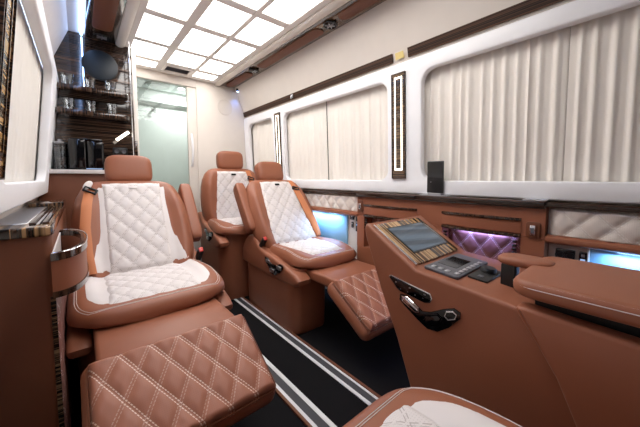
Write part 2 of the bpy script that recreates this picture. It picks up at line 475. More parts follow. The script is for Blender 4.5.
def overhead(xa, xb, ya, yb, inl, label):
    o = thing('overhead_strip', label, 'trim panel', ((xa+xb)/2, (ya+yb)/2, 2.085))
    part('veneer_board', rbox(xa, xb, ya, yb, 2.062, 2.085, .003), 'zebra_xd', o, world=True)
    for (a, b) in inl:
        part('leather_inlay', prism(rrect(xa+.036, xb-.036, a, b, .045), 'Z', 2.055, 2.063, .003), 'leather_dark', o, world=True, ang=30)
    return o
overhead(1.286, 1.452, Y0+.05, 3.29, [(-.6, .30), (.50, 1.41), (1.60, 2.51), (2.71, 3.25)], 'dark veneer overhead strip with brown leather inlays above the right windows')
overhead(.078, .266, Y0+.05, 2.835, [(-.6, .3), (.55, 1.5), (1.7, 2.62)], 'dark veneer overhead strip with brown leather inlay beside the bar, upper left')
def air_vent(x, y, label):
    o = thing('air_vent', label, 'air vent', (x, y, 2.0585), 0, 'round overhead air vents')
    part('ring', tube([(.045*math.cos(2*PI*k/28), .045*math.sin(2*PI*k/28), -.004) for k in range(28)], .007, 8, True), 'gloss', o)
    part('bowl', lathe([(.001, 0), (.042, 0), (.040, -.004), (.001, -.005)], 24), 'gloss', o)
    b = [xf(rbox(-.034, .034, -.003, .003, -.014, -.004, .001, 1), Matrix.Rotation(a, 4, 'Z')) for a in (.5, .5+PI/3, .5+2*PI/3)]
    part('blades', join(*b), 'silver', o)
    return o
air_vent(1.369, 1.505, 'round chrome air vent in the right overhead strip, the one nearer the camera')
air_vent(1.360, 2.615, 'round chrome air vent in the right overhead strip, the one nearer the partition')
air_vent(.175, 2.735, 'round chrome air vent in the left overhead strip above the bar speaker')
# LED line above the left windows, its right-hand twin only shows its end glow
solo('led_strip', rbox(.052, .066, -.2, 2.835, 2.066, 2.082, .004), 'led_blue', 'thin glowing blue light strip along the upper left wall', 'light strip')
o = thing('corner_light', 'small corner spotlight throwing blue glow where the right wall meets the partition', 'light', (1.47, 3.24, 2.03))
part('body', lathe([(.001, .02), (.014, .02), (.016, -.01), (.001, -.01)], 16), 'black', o)
part('lens', lathe([(.001, -.010), (.011, -.010), (.010, -.014), (.001, -.014)], 16), 'led_blue', o)
ld = bpy.data.lights.new('corner_lamp', 'SPOT'); ld.energy = 1.3; ld.color = (.18, .34, 1); ld.spot_size = math.radians(75); ld.spot_blend = .9; ld.shadow_soft_size = .01
lo = bpy.data.objects.new('corner_lamp', ld); lo.location = (0, 0, -.02); lo.parent = o; COL.objects.link(lo)
lo.rotation_euler = (math.radians(8), math.radians(4), 0)
# partition speaker ring
solo('speaker_grille', join(tube([(1.34+.085*math.cos(2*PI*k/32), Y1-.002, 1.825+.085*math.sin(2*PI*k/32)) for k in range(32)], .003, 6, True), mv(lathe([(.001, .001), (.083, .001), (.083, -.003), (.001, -.003)], 32, axis='Y'), 1.34, Y1, 1.825)), 'cream', 'round cream speaker cover set flush in the partition right of the glass door', 'speaker')

# ================================================================ CURTAINS, PILLAR LAMPS
def curtain(s, y0, y1, label, group, mat='curtain', amp=.0065, pitch=.052, ph=0):
    f = (lambda x: x) if s > 0 else mir
    n = int((y1-y0)/.006); rings = []
    rr = random.Random(int(y0*1000)+ph)
    warp = [rr.uniform(-.35, .35) for _ in range(int((y1-y0)/pitch)+3)]
    pts = []
    for i in range(n+1):
        y = y0+(y1-y0)*i/n; t = (y-y0)/pitch; k = int(t)
        a = t+warp[k]*(1-(t-k))+warp[k+1]*(t-k)
        pts.append((y, amp*(math.sin(2*PI*a)+.35*math.sin(4*PI*a+.8))))
    vs, fs = [], []
    zs = [.965, 1.2, 1.45, 1.66]
    for z in zs:
        for y, d in pts: vs.append(Vector((f(wx(z, s)+(.064 if s > 0 else .0555)+d), y, z)))
    m = n+1
    for j in range(len(zs)-1):
        for i in range(n): fs.append((j*m+i, j*m+i+1, (j+1)*m+i+1, (j+1)*m+i))
    o = len(vs); vs += [Vector((v.x+(.002 if s > 0 else -.002), v.y, v.z)) for v in vs[:]]
    fs += [tuple(i+o for i in q)[::-1] for q in fs[:]]
    L = len(zs)-1
    for i in range(n): fs += [(i, i+1, o+i+1, o+i), (L*m+i, L*m+i+1, o+L*m+i+1, o+L*m+i)]
    for j in range(L): fs += [(j*m, (j+1)*m, o+(j+1)*m, o+j*m), (j*m+n, (j+1)*m+n, o+(j+1)*m+n, o+j*m+n)]
    return solo('curtain', (vs, fs, None), mat, label, 'curtain', group, ang=80)
curtain(1, -.74, .2665, 'pleated beige curtain on the large right window, the half nearer the camera', 'window curtains')
curtain(1, .268, .945, 'pleated beige curtain on the large right window, the half behind the black phone', 'window curtains')
curtain(1, 1.155, 1.8365, 'pleated beige curtain on the middle right window, half nearer the camera', 'window curtains', pitch=.047)
curtain(1, 1.838, 2.438, 'pleated beige curtain on the middle right window, half nearer the partition', 'window curtains', pitch=.047)
curtain(1, 2.61, 3.205, 'pleated beige curtain on the small rear right window beside the partition', 'window curtains', pitch=.047)
curtain(-1, 1.082, 2.52, 'pale drawn curtain across the left-hand window', 'window curtains', 'blind', .004, .11)
def pillar_lamp(s, yc, label, hw=.046, lit=True):
    f = (lambda x: x) if s > 0 else mir
    z0, z1 = 1.0, 1.655
    xb = wx((z0+z1)/2, s)
    o = thing('pillar_lamp', label, 'lamp', (f(xb), yc, z0), 0, 'pillar lamps between the windows')
    def P(y0, y1, za, zb, d0, d1, r=.002):
        g = rbox(0, 1, y0, y1, za, zb, 0)
        out = []
        for v in g[0]:
            base = wx(v.z, s)-(d0 if v.x < .5 else d1); out.append(Vector((f(base), v.y, v.z)))
        return (out, g[1], None)
    part('mosaic_plate', P(yc-hw, yc+hw, z0, z1, .008, -.002), 'mosaic' if lit else 'mosaic_gold', o, world=True, smooth=False)
    a, t = hw*.52, .0036
    tr = join(P(yc-a-t, yc-a+t, z0+.05, z1-.02, .0105, .006), P(yc+a-t, yc+a+t, z0+.05, z1-.02, .0105, .006),
              P(yc-a-t, yc+a+t, z1-.03, z1-.02, .0105, .006), P(yc-a-t, yc+a+t, z0+.05, z0+.06, .0105, .006))
    part('light_tube', tr, 'led_warm' if lit else 'zebra_line', o, world=True, smooth=False)
    e = .004
    ed = join(P(yc-hw-e, yc-hw, z0-e, z1+e, .012, -.002), P(yc+hw, yc+hw+e, z0-e, z1+e, .012, -.002), P(yc-hw, yc+hw, z1, z1+e, .012, -.002), P(yc-hw, yc+hw, z0-e, z0, .012, -.002))
    part('edge_frame', ed, 'zebra_line', o, world=True, smooth=False)
    return o
pillar_lamp(1, 1.080, 'tall mosaic pillar lamp with lit warm outline, left of the black phone')
pillar_lamp(1, 2.52, 'tall mosaic pillar lamp between the middle and rear right windows')
pillar_lamp(-1, .985, 'tall mosaic pillar lamp at the left edge of the photo', .062, False)
solo('label_plate', prism([(1.572-.001, 1.748), (1.5605, 1.786), (1.5575, 1.785), (1.569, 1.747)], 'Y', 1.045, 1.105, .001, 1), 'yellow', 'small yellowish label between two veneer rails above the pillar lamp', 'label')
solo('rail_clip', join(rbox(1.553, 1.566, 2.235, 2.262, 1.752, 1.782, .003), rbox(1.545, 1.556, 2.243, 2.254, 1.742, 1.770, .003)), 'silver', 'tiny metal clip on the veneer rail above the middle right window', 'clip')

# ================================================================ RIGHT CABINET RUN
XF = 1.56
o = thing('worktop', 'long dark veneer worktop under the right-hand windows', 'worktop', (1.60, .9, .873))
part('board', prism([(1.562, .876), (1.566, .872), (1.655, .872), (1.655, .893), (1.566, .893), (1.562, .889)], 'Y', -.6, 2.9, .001, 1), 'worktop', o, world=True)
part('cabinet_lid', rbox(1.545, 1.64, .305, .93, .868, .8965, .003), 'worktop', o, world=True)
part('cabinet_lid', rbox(1.545, 1.64, .936, 1.41, .868, .8965, .003), 'worktop', o, world=True)
part('edge_trim', rbox(1.5435, 1.548, .30, 1.412, .864, .868, .001, 1), 'gloss', o, world=True)
# leather cabinet with two bowed drawers over lit niches
c = thing('side_cabinet', 'brown leather side cabinet with bowed drawers and a violet lit niche', 'cabinet', (1.61, .855, 0))
NI = [(.39, .768), (.925, 1.345)]
nz0, nz1 = .50, .728
gs = [rbox(XF, 1.655, .30, 1.412, 0, nz0, .003), rbox(XF, 1.655, .30, 1.412, nz1, .868, .003)]
ys = [.30, NI[0][0], NI[0][1], NI[1][0], NI[1][1], 1.412]
for k in range(0, 6, 2): gs.append(rbox(XF, 1.655, ys[k], ys[k+1], nz0, nz1, 0))
part('body', join(*gs), 'leather', c, world=True, smooth=False)
for k, (a, b) in enumerate(NI):
    def fq(u, v, a=a, b=b):
        y = a+(b-a)*u; z = nz0+(nz1-nz0)*v
        e = min(1, min(u, 1-u)*12, min(v, 1-v)*8)
        return (1.648-.012*e-pil(y-a, z-nz0, .10, .13, .008)*e, y, z), (y-a, z-nz0)
    part('niche_quilting', patch(70, 44, fq), 'quilt_brown_wall', c, world=True)
    if k == 0: part('niche_lamp', rbox(1.60, 1.632, (a+b)/2-.11, (a+b)/2+.11, nz1-.006, nz1-.0005, .002), 'led_violet', c, world=True)
    # bowed drawer front
    def bow(y): return .020*(1-((y-(a+b)/2)/((b-a)/2))**2)+.004
    def bowed(za, zb, ex, nn=20):
        rings = []
        for i in range(nn+1):
            y = a+(b-a)*i/nn; x = XF-bow(y)-ex; h = zb-za; q = min(.006, h*.3)
            rings.append([(XF+.006, y, za), (XF+.006, y, zb), (x+q, y, zb), (x, y, zb-q), (x, y, za+q), (x+q, y, za)])
        return loft(rings)
    dr = part('drawer', bowed(.738, .799, 0), 'leather', c, world=True, ang=35)
    part('top_trim', bowed(.8, .814, .006), 'zebra_yd', dr, world=True, ang=35)
    part('bottom_trim', bowed(.722, .7375, .005), 'zebra_yd', dr, world=True, ang=35)
    cl = []
    for yy in (a+.012, b-.03):
        cl.append(join(*[rbox(XF-.010, XF+.004, yy, yy+.018, .706-.018*j-.012, .706-.018*j, .002, 1) for j in range(4)]))
    part('hinge_clip', cl[0], 'gloss', c, world=True); part('hinge_clip', cl[1], 'gloss', c, world=True)
def wswitch(y0, y1, z0, z1, label):
    o = thing('window_switch', label, 'switch', (XF, (y0+y1)/2, z0), 0, 'window switches on the side cabinet')
    part('leather_plate', prism(rrect(y0, y1, z0, z1, .012), 'X', XF-.010, XF, .003), 'leather_dark', o, world=True, ang=35)
    ym, zm = (y0+y1)/2, (z0+z1)/2
    k = part('rocker', rbox(XF-.017, XF-.009, ym-.011, ym+.011, zm-.022, zm+.022, .003), 'chrome', o, world=True)
    part('rocker_inlay', rbox(XF-.0185, XF-.0168, ym-.006, ym+.006, zm-.014, zm+.010, .0005, 1), 'grey', k, world=True)
wswitch(.316, .370, .728, .802, 'chrome window switch on leather plate right of the violet niche')
wswitch(1.352, 1.398, .75, .84, 'narrow chrome window switch at the cabinet corner by the blue panel')
# quilted wall panels with socket plate and blue lit panel beneath
def wall_unit(ya, yb, sk, bl, label):
    o = thing('wall_panel', label, 'wall panel', (1.62, (ya+yb)/2, .45))
    def fq(u, v):
        y = ya+(yb-ya)*u; z = .735+.137*v
        e = min(1, min(u, 1-u)*30, min(v, 1-v)*9)
        return (1.604-.020*e-pil(y-.30, z-.80, .105, .115, .011)*e, y, z), (y-.30, z-.80)
    nn = max(20, int((yb-ya)/.009))
    part('quilted_pad', patch(nn, 24, fq), 'quilt_ivory_wall', o, world=True)
    part('backing', rbox(1.60, 1.655, ya, yb, .74, .871, 0), 'cream', o, world=True)
    part('leather_ledge', loft([[(1.60+dx*.9, y, .730+dz) for dx, dz in ((.05, -.018), (.05, .018), (-.03, .018), (-.048, .010), (-.052, 0), (-.048, -.010), (-.03, -.018))] for y in (ya, yb)]), 'leather', o, world=True)
    y0, y1 = bl; by = min(y1-.12, max(y0+.06, .03 if y0 < 0 else 1.72))
    box = [rbox(1.632, 1.655, ya, yb, .42, .715, 0)]
    part('lower_panel', join(*box), 'cream', o, world=True)
    part('lit_panel', rbox(1.618, 1.631, y0, y1, .43, .713, .004), 'blue_panel', o, world=True)
    part('panel_edge', rbox(1.615, 1.632, (y1 if sk[0] > 1 else y1)+.0005, y1+.008, .43, .713, .002), 'white', o, world=True)
    part('lamp_bar', rbox(1.600, 1.616, by-.05, by+.05, .706, .712, .002), 'led_ice', o, world=True)
    ld = bpy.data.lights.new('blue_lamp', 'AREA'); ld.shape = 'RECTANGLE'; ld.size = (y1-y0)*.85; ld.size_y = .02; ld.energy = 3.2; ld.color = (.36, .62, 1)
    lo = bpy.data.objects.new('blue_lamp', ld); lo.parent = o; COL.objects.link(lo)
    lo.location = Vector((1.585, (y0+y1)/2, .702))-wloc(o); lo.rotation_euler = (math.radians(12), 0, PI/2)
    return o
def socket(y0, y1, z0, z1, kind, label):
    o = thing('wall_socket', label, 'socket', (1.632, (y0+y1)/2, z0), 0, 'sockets below the quilted wall panels')
    part('plate', rbox(1.622, 1.632, y0, y1, z0, z1, .003), 'gloss', o, world=True)
    n = 2 if (y1-y0) > .06 else 1
    for k in range(n):
        yc = y0+(y1-y0)*(k+.5)/n; zc = (z0+z1)/2
        if kind == 'round':
            part('outlet', mv(lathe([(.001, 0), (.017, 0), (.017, -.004), (.012, -.004), (.011, -.001), (.001, -.001)], 18, axis='X'), 1.622, yc, zc), 'black', o, world=True)
        else:
            part('usb_port', rbox(1.6195, 1.622, yc-.006, yc+.006, zc+.004, zc+.016, .001, 1), 'silver', o, world=True)
            part('button', rbox(1.6195, 1.622, yc-.008, yc+.008, zc-.018, zc-.004, .001, 1), 'led_dim' if kind == 'lit' else 'grey', o, world=True)
wall_unit(-.5, .298, (.16, .30), (-.5, .158), 'ivory quilted wall panel with brown ledge at the right edge, over the blue panel')
socket(.205, .272, .632, .685, 'round', 'black double socket left of the bright blue panel at right edge')
socket(.166, .193, .632, .685, 'lit', 'small black USB socket beside the bright blue panel at right edge')
wall_unit(1.414, 2.78, (1.41, 1.56), (1.57, 2.3), 'ivory quilted wall panel with brown ledge behind the middle seat')
socket(1.425, 1.485, .585, .715, 'lit', 'tall black socket block next to the side cabinet, behind the middle seat')
socket(1.505, 1.545, .672, .712, 'usb', 'small upper black switch between the blue panel and the socket block')
socket(1.512, 1.532, .61, .655, 'usb', 'tiny slim socket under the small black switch by the blue panel')
# things on the worktop
o = thing('phone_stand', 'flat silver stand plate under the upright black phone', 'stand', (1.588, .828, .8965))
part('plate', rbox(-.032, .03, -.085, .085, 0, .005, .002), 'silver', o)
part('cradle', rbox(-.014, .012, -.04, .04, .005, .016, .003), 'silver', o)
o = thing('smartphone', 'black phone standing upright on the worktop against the curtain', 'phone', (1.587, .828, .9125))
R = Matrix.Rotation(math.radians(-1), 4, 'Y')
part('case', xf(rbox(-.005, .005, -.05, .05, 0, .185, .0045, 3), R), 'black', o)
part('screen', xf(rbox(-.006, -.0049, -.046, .046, .09, .180, .0003, 1), R), 'gloss', o)
part('button', xf(rbox(-.0062, -.0049, .022, .027, .062, .066, .0003, 1), R), 'silver', o)
solo('silver_plate', rbox(1.556, 1.61, .30, .39, .8965, .9035, .002), 'silver', 'small flat silver plate lying on the worktop above the right window switch', 'plate')

# ================================================================ SEATS
REC = {}
def lerp(pts, t):
    for (a, wa), (b, wb) in zip(pts, pts[1:]):
        if t <= b: return wa+(wb-wa)*max(0, (t-a)/(b-a))
    return pts[-1][1]
class Seat:
    def __init__(s, rec, z0=0.0, ws=1.0):
        s.r = math.radians(rec); s.z0 = z0; s.ws = ws
        s.B = Vector((0, .085, .445+z0)); s.u = Vector((0, math.sin(s.r), math.cos(s.r))); s.n = Vector((0, -math.cos(s.r), math.sin(s.r)))
        s.H = .525/math.cos(s.r); s.k = .58/s.H
    def w(s, t):
        t *= s.k
        return lerp([(-.05, .240), (.0, .262), (.06, .280), (.13, .294), (.2, .298), (.30, .297), (.40, .287), (.47, .270), (.53, .243), (.56, .215), (.575, .185), (.58, .165)], t)
    def thick(s, t):
        t *= s.k; e = 1.0
        if t > .52: e = math.sqrt(max(.02, 1-((t-.52)/.0615)**2))
        if t < .03: e = math.sqrt(max(.05, 1-((.03-t)/.085)**2))
        return .070*e
    def bol(s, x, t):
        q = abs(x)/max(.05, s.w(t)); k = max(0, min(1, (q-.56)/.26)); k = k*k*(3-2*k)
        f = max(0, min(1, (.55-t*s.k)/.16))
        return .042*k*f
    def front(s, x, t):
        q = min(.999, abs(x)/s.w(t))
        return s.thick(t)*(1-q**3.2)**(1/3.2)+s.bol(x, t)*min(1, (1-q)*6)
    def P(s, x, t, d): return s.B+s.u*t+s.n*d+Vector((x, 0, 0))
    def back_body(s):
        rings = []; N = 48; t0 = -.05
        for j in range(41):
            t = t0+(s.H-t0)*(1-(1-j/40)**1.35); w, th = s.w(t), s.thick(t); ring = []
            for i in range(N):
                a = 2*PI*i/N; ca, sa = math.cos(a), math.sin(a)
                x = w*math.copysign(abs(ca)**(2/3.2), ca)
                d = th*abs(sa)**(2/3.2)
                if sa >= 0: d += s.bol(x, t)*min(1, (1-abs(x)/w)*6)
                else: d = -d*1.15
                ring.append(s.P(x, t, d))
            rings.append(ring)
        return loft(rings)
    def back_patch(s, wf, t0, t1, off, P=None, Q=None, A=0, nu=50, nv=60):
        def f(u, v):
            t = t0+(t1-t0)*v; hw = wf(t*s.k); x = hw*(2*u-1)
            e = min(1, min(u, 1-u)*14, min(v, 1-v)*16)
            d = s.front(x, t)-.006*(1-e)+off*e
            if P: d += pil(x, t-t0, P, Q, A)*e
            return s.P(x, t, d), (x, t-t0)
        return patch(nu, nv, f)
    def strap(s, pts, wd=.045, n=26):
        """webbing over the front of the backrest, pts = (x, t) control points"""
        def at(k):
            k = k*(len(pts)-1); i = min(len(pts)-2, int(k)); f = k-i
            return pts[i][0]+(pts[i+1][0]-pts[i][0])*f, (pts[i][1]+(pts[i+1][1]-pts[i][1])*f)/s.k
        rings = []
        for k in range(n+1):
            x, t = at(k/n)
            a = [s.P(x+dx, t, max(s.front(x+dx, t), s.front(x, t)*.8)+.008) for dx in (-wd/2, 0, wd/2)]
            b = [p+s.n*.0035 for p in a]
            rings.append([a[0], a[1], a[2], b[2], b[1], b[0]])
        return loft(rings)
    # cushion: l runs from the back (0) to the front edge (.565)
    def cw(s, l):
        w = lerp([(0, .262), (.08, .285), (.2, .303), (.3, .311), (.45, .311), (.49, .305), (.52, .294), (.545, .276), (.565, .254), (.582, .224), (.594, .186), (.60, .15)], l)
        return w*s.ws
    def cy(s, l): return .165-l
    def zb(s, l): return .426+s.z0+.008*max(0, (l-.4)/.16)
    def ctop(s, x, l):
        w = s.cw(l); q = min(.9995, abs(x)/w)
        base = .488+s.z0+.018*math.sin(min(1, l/.42)*PI/2)-.018*max(0, (l-.4)/.2)
        k = max(0, min(1, (q-.58)/.25)); k = k*k*(3-2*k)
        b = .026*k*max(0, min(1, (.56-l)/.22))
        e = math.sqrt(max(.0, 1-((l-.562)/.039)**2)) if l > .562 else 1
        zb = s.zb(l)
        return zb+(base+b-zb)*(1-q**9)**(1/3.)*max(.03, e)
    def cush_body(s):
        rings = []; N = 26
        for j in range(41):
            l = .60*(1-(1-j/40)**1.6); w = s.cw(l); ring = []
            zb = s.zb(l)
            for i in range(N+1):
                a = -1+2*i/N; x = w*math.sin(a*PI/2)
                ring.append((x, s.cy(l), s.ctop(x, l)))
            for i in range(1, N):
                x = w*(1-2*i/N)*.98; ring.append((x, s.cy(l), zb-.010*(1-abs(1-2*i/N)**4)))
            rings.append(ring)
        return loft(rings)
    def cush_patch(s, wf, l0, l1, off, P=None, Q=None, A=0, nu=44, nv=40):
        def f(u, v):
            l = l0+(l1-l0)*v; hw = wf(l)*s.ws; x = hw*(2*u-1)
            e = min(1, min(u, 1-u)*12, min(v, 1-v)*12)
            z = s.ctop(x, l)-.006*(1-e)+off*e
            if P: z += pil(x, l-l0, P, Q, A)*e
            return (x, s.cy(l), z), (x, l-l0)
        return patch(nu, nv, f)

def make_seat(label, rec, loc, rz, arm=0, leg=True, belt=0, z0=0.0, wings=True, badge='gloss', side=1, ws=1.0, bx=(-.28, .28)):
    """arm/belt/side: -1 or 1, the seat's own -x or +x side"""
    s = Seat(rec, z0, ws)
    o = thing('reclining_seat', label, 'seat', loc, rz, 'leather reclining seats')
    # base
    rb = []
    for z, sx, sy in ((0, .272, .365), (.02, .280, .372), (.20, .282, .375), (.33, .285, .38), (.425, .27, .37)):
        kx = (bx[1]-bx[0])/2/.28; cx = (bx[0]+bx[1])/2
        rb.append([(x*kx+cx, y+.01, z+(z0 if z > .02 else 0)) for x, y in rrect(-sx, sx, -sy, sy, .11, 8)])
    part('base', loft(rb), 'leather', o, ang=50)
    prof = [(.40, .33), (.385, .44), (.33, .515), (.27, .555), (.20, .562), (.14, .535), (.09, .495), (0, .472), (-.12, .460), (-.26, .435), (-.38, .405), (-.425, .378), (-.42, .350), (-.36, .325), (-.2, .318), (.1, .315)]
    for sd in (-1, 1):
        so = max(.312*ws, .305) if sd == side else .312*ws
        a, b = sorted((sd*.235*ws, sd*so))
        sh = part('side_shell', prism([(y, z+z0) for y, z in prof], 'X', a, b, .022, 4), 'leather', o, ang=35)
        if sd == side:
            x1 = sd*so; xa, xb = sorted((x1-sd*.002, x1+sd*.005))
            sy, sz = -.12, .395+z0
            part('control_bezel', prism([(y+sy, z+sz) for y, z in ((.105, .048), (.07, .052), (.02, .02), (-.04, .022), (-.10, .046), (-.135, .040), (-.135, .018), (-.09, -.02), (-.03, -.048), (.02, -.046), (.06, -.01), (.10, .025))], 'X', xa, xb, .002), 'gloss', sh)
            for (ya, yb, za, zb) in ((.03, .09, .018, .040), (-.03, .03, -.036, -.010), (-.12, -.06, .004, .030)):
                xa2, xb2 = sorted((x1+sd*.004, x1+sd*.013))
                part('switch', rbox(xa2, xb2, ya+sy, yb+sy, za+sz, zb+sz, .005), 'silver', sh)
    # cushion
    cu = part('seat_cushion', s.cush_body(), 'leather', o, ang=60)
    if wings:
        def wo(l): return .272-.030*max(0, (.15-l)/.13)-.09*max(0, min(1, (l-.42)/.12))**2.4
        part('ivory_insert', s.cush_patch(wo, .02, .540, .003), 'beige', cu)
        part('quilted_panel', s.cush_patch(lambda l: .192, .01, .543, .006, .085, .105, .006, 60, 60), 'quilt_ivory', cu)
    else:
        part('quilted_panel', s.cush_patch(lambda l: .212-.05*max(0, (l-.34)/.2), .01, .525, .005, .085, .105, .006, 60, 60), 'quilt_ivory', cu)
    for k_ in (0, .007):
        side_l = [.12+.43*k/24 for k in range(25)]
        pts = [(-(s.cw(l)-.026-k_), l-k_*.6) for l in side_l]
        x0 = pts[-1][0]; pts += [(x0*(1-2*k/20), .557-k_*.8) for k in range(1, 20)]
        pts += [(s.cw(l)-.026-k_, l-k_*.6) for l in side_l[::-1]]
        part('stitching', tube([(x, s.cy(l), s.ctop(x, l)+.0004) for x, l in pts], .0010, 5), 'beige', cu)
    # backrest
    bk = part('backrest', s.back_body(), 'leather', o, ang=60)
    if wings:
        part('ivory_insert', s.back_patch(lambda t: .196-.010*max(0, (t-.25)/.25)+.045*max(0, (.25-t)/.22), .02, .53/s.k, .004), 'beige', bk)
        part('quilted_panel', s.back_patch(lambda t: .157, .012, .548/s.k, .008, .085, .105, .0055, 64, 80), 'quilt_ivory', bk)
    else:
        part('quilted_panel', s.back_patch(lambda t: .200-.045*max(0, (t-.14)/.40), .012, .548/s.k, .007, .085, .105, .0055, 64, 80), 'quilt_ivory', bk)
    tb = .50/s.k
    bz = s.P(0, tb, s.front(0, tb)+.012)
    rot = Matrix.Translation(bz) @ Matrix.Rotation(-s.r, 4, 'X')
    part('badge', xf(rbox(-.022, .022, -.003, .003, -.009, .009, .002), rot), badge, bk)
    # headrest
    hc = s.B+s.u*s.H+Vector((0, .05*math.sin(s.r)-.005, .078)); rh = Matrix.Translation(hc) @ Matrix.Rotation(-s.r*.5, 4, 'X')
    hr = part('headrest', xf(superbox(0, 0, 0,   .252, .118, .188, 4.2, 36, 22), rh), 'leather', o, ang=80)
    part('headrest_seam', xf(tube([(.1225*math.copysign(abs(math.cos(a))**.5, math.cos(a)), -.030, .090*math.copysign(abs(math.sin(a))**.5, math.sin(a))) for a in [2*PI*k/40 for k in range(40)]], .0025, 6, True), rh), 'leather_dark', hr)
    for sx in (-.06, .06):
        part('headrest_post', tube([s.P(sx, s.H-.05, -.01), hc+Vector((sx, 0, -.03))], .007, 10), 'chrome', o)
    # folded-up armrest
    if arm:
        ax = arm*.325*(.5+.5*ws)
        p0, p1 = Vector((ax, .455, .935+z0)), Vector((ax, .20, .600+z0))
        d = (p1-p0).normalized(); q = d.to_track_quat('Z', 'Y').to_matrix().to_4x4()
        m = Matrix.Translation((p0+p1)/2) @ q
        part('armrest', xf(superbox(0, 0, 0, .078, .100, (p1-p0).length+.02, 6, 28, 20), m), 'leather', o, ang=70)
        bm_ = Matrix.Translation((ax*.93, .06, .535+z0)) @ Matrix.Rotation(.75, 4, 'X')
        bu = part('belt_buckle', xf(rbox(-.015, .015, -.016, .016, -.06, .035, .005), bm_), 'black', o)
        part('release_button', xf(rbox(-.012, .012, -.014, .014, .033, .042, .002), bm_), 'red', bu)
    if belt:
        if belt < 0: pts = [(-.205, .50), (-.222, .40), (-.235, .27), (-.232, .13), (-.222, .03)]
        else: pts = [(.148, .545), (.168, .46), (.190, .32), (.207, .17), (.215, .03)]
        part('seat_belt', s.strap(pts), 'belt', o, ang=60)
        gx, gt = (pts[0][0], (pts[0][1]-.015)/s.k) if belt < 0 else (pts[1][0], pts[1][1]/s.k)
        gp = s.P(gx, gt, s.front(gx, gt)+.016)
        gm = Matrix.Translation(gp) @ Matrix.Rotation(-s.r, 4, 'X') @ Matrix.Rotation(.5 if belt < 0 else .35, 4, 'Y')
        part('belt_guide', xf(join(rbox(-.030, .036, -.008, .008, .006, .014, .003), rbox(-.030, .036, -.008, .008, -.016, -.008, .003), rbox(-.030, -.022, -.008, .008, -.010, .010, .003), rbox(.026, .036, -.008, .008, -.010, .010, .003)), gm), 'black', o)
        if belt < 0: part('guide_cap', xf(superbox(-.022, .004, .026, .036, .02, .062, 2.3, 16, 10), gm), 'beige', o)
    # leg rest: a flat shelf, then the quilted pad folding down
    if leg:
        W = ws
        pan = [(-.28, .370), (-.28, .424), (-.45, .424), (-.63, .424), (-.66, .405), (-.63, .36), (-.45, .36)]
        lg = part('leg_rest', prism(pan, 'X', -.232*W, .232*W, .014, 3), 'leather', o, ang=40)
        L = Matrix.Translation((0, -.640, .408)) @ Matrix.Rotation(math.radians(31), 4, 'X')   # local -y runs forward and down
        part('lower_shell', xf(rbox(-.272*W, .272*W, -.325, .035, -.088, .002, .040, 6), L), 'leather', lg, ang=60)
        PW = .258*W; LL = .325
        def fq(u, v):
            x = PW*(2*u-1); y = .012-LL*v
            e = min(1, min(u, 1-u)*22, min(v, 1-v)*16); e = math.sqrt(1-(1-e)**2)
            return L @ Vector((x*(.985+.015*e), y, -.012+.040*e+pil(x, y, .088, .150, .008)*e)), (x, y)
        part('leg_pad', patch(90, 70, fq), 'quilt_brown', lg)
        rim = [L @ Vector((x, y, .008)) for x, y in rrect(-PW+.002, PW-.002, .012-LL, .010, .02, 4)]
        part('piping', tube(rim, .0035, 6, True), 'leather_dark', lg)
        part('hinge_arm', rbox(-.15, .15, -.42, -.2, .36+z0, .42+z0, .01), 'black', o)
    return o
make_seat('large brown and ivory seat on the left, facing the camera with its leg rest raised', 33, (.246, 1.74, 0), math.radians(0), arm=1, belt=-1, side=1, badge='beige')
make_seat('brown and ivory seat beside the aisle in the middle, leg rest partly behind the console', 35, (1.285, 1.76, 0), math.radians(-1.5), arm=-1, belt=1, side=-1, wings=False, ws=.85, bx=(-.285, -.01))
make_seat('upright brown and ivory seat farthest back by the partition', 12, (1.13, 2.53, 0), math.radians(-4), arm=0, belt=1, side=-1, leg=False, wings=False, z0=.12, ws=.95, bx=(-.27, .27))
make_seat('seat at the bottom edge with only its rounded ivory and brown cushion front showing', 15, (.356, -.024, 0), PI, arm=0, leg=False, side=1)

# ================================================================ CONSOLE
CX0, CX1 = .85, 1.245
c = thing('centre_console', 'brown leather console with tilted veneer screen panel, lower right', 'console', (1.05, .2, 0))
prof = [(-.40, 0), (.44, 0), (.475, .12), (.515, .26), (.575, .42), (.65, .58), (.69, .68), (.722, .755), (.735, .80), (.728, .818), (.715, .822), (.506, .690), (.2, .664), (-.40, .640)]
part('body', prism(prof, 'X', CX0, CX1, .012, 4), 'leather', c, world=True, ang=35)
# frame of the sloping face
sa = Vector((0, .506, .69)); sd = Vector((0, .217, .13)); Ls = sd.length; sd.normalize(); sn = Vector((0, -sd.z, sd.y))
SM = Matrix(((1, 0, 0, 0), (0, sd.y, sn.y, sa.y), (0, sd.z, sn.z, sa.z), (0, 0, 0, 1)))     # local (x, along slope, outward)
def slope(g): return xf(g, SM)
rimo = prism(rrect(CX0+.004, CX1-.004, .004, Ls-.006, .02), 'Z', -.004, .005, .003)
sp = part('screen_panel', slope(prism(rrect(.884, 1.203, .014, .236, .016), 'Z', -.004, .006, .002)), 'zebra_x', c, world=True, ang=35)
part('screen_bezel', slope(prism(rrect(.918, 1.176, .058, .204, .006), 'Z', .0055, .0085, .001, 1)), 'gloss', sp, world=True)
t = NT('screen_painted_reflection')
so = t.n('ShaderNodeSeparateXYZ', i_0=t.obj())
wv = t.n('ShaderNodeTexNoise', noise_dimensions='1D', i_Scale=1.0, i_W=t.math('MULTIPLY', t.math('ADD', so.outputs[1], t.math('MULTIPLY', so.outputs[0], .12)), 38.0))  # curtain reflection painted as faint emissive bands
rp = t.n('ShaderNodeValToRGB', i_0=wv.outputs[0])
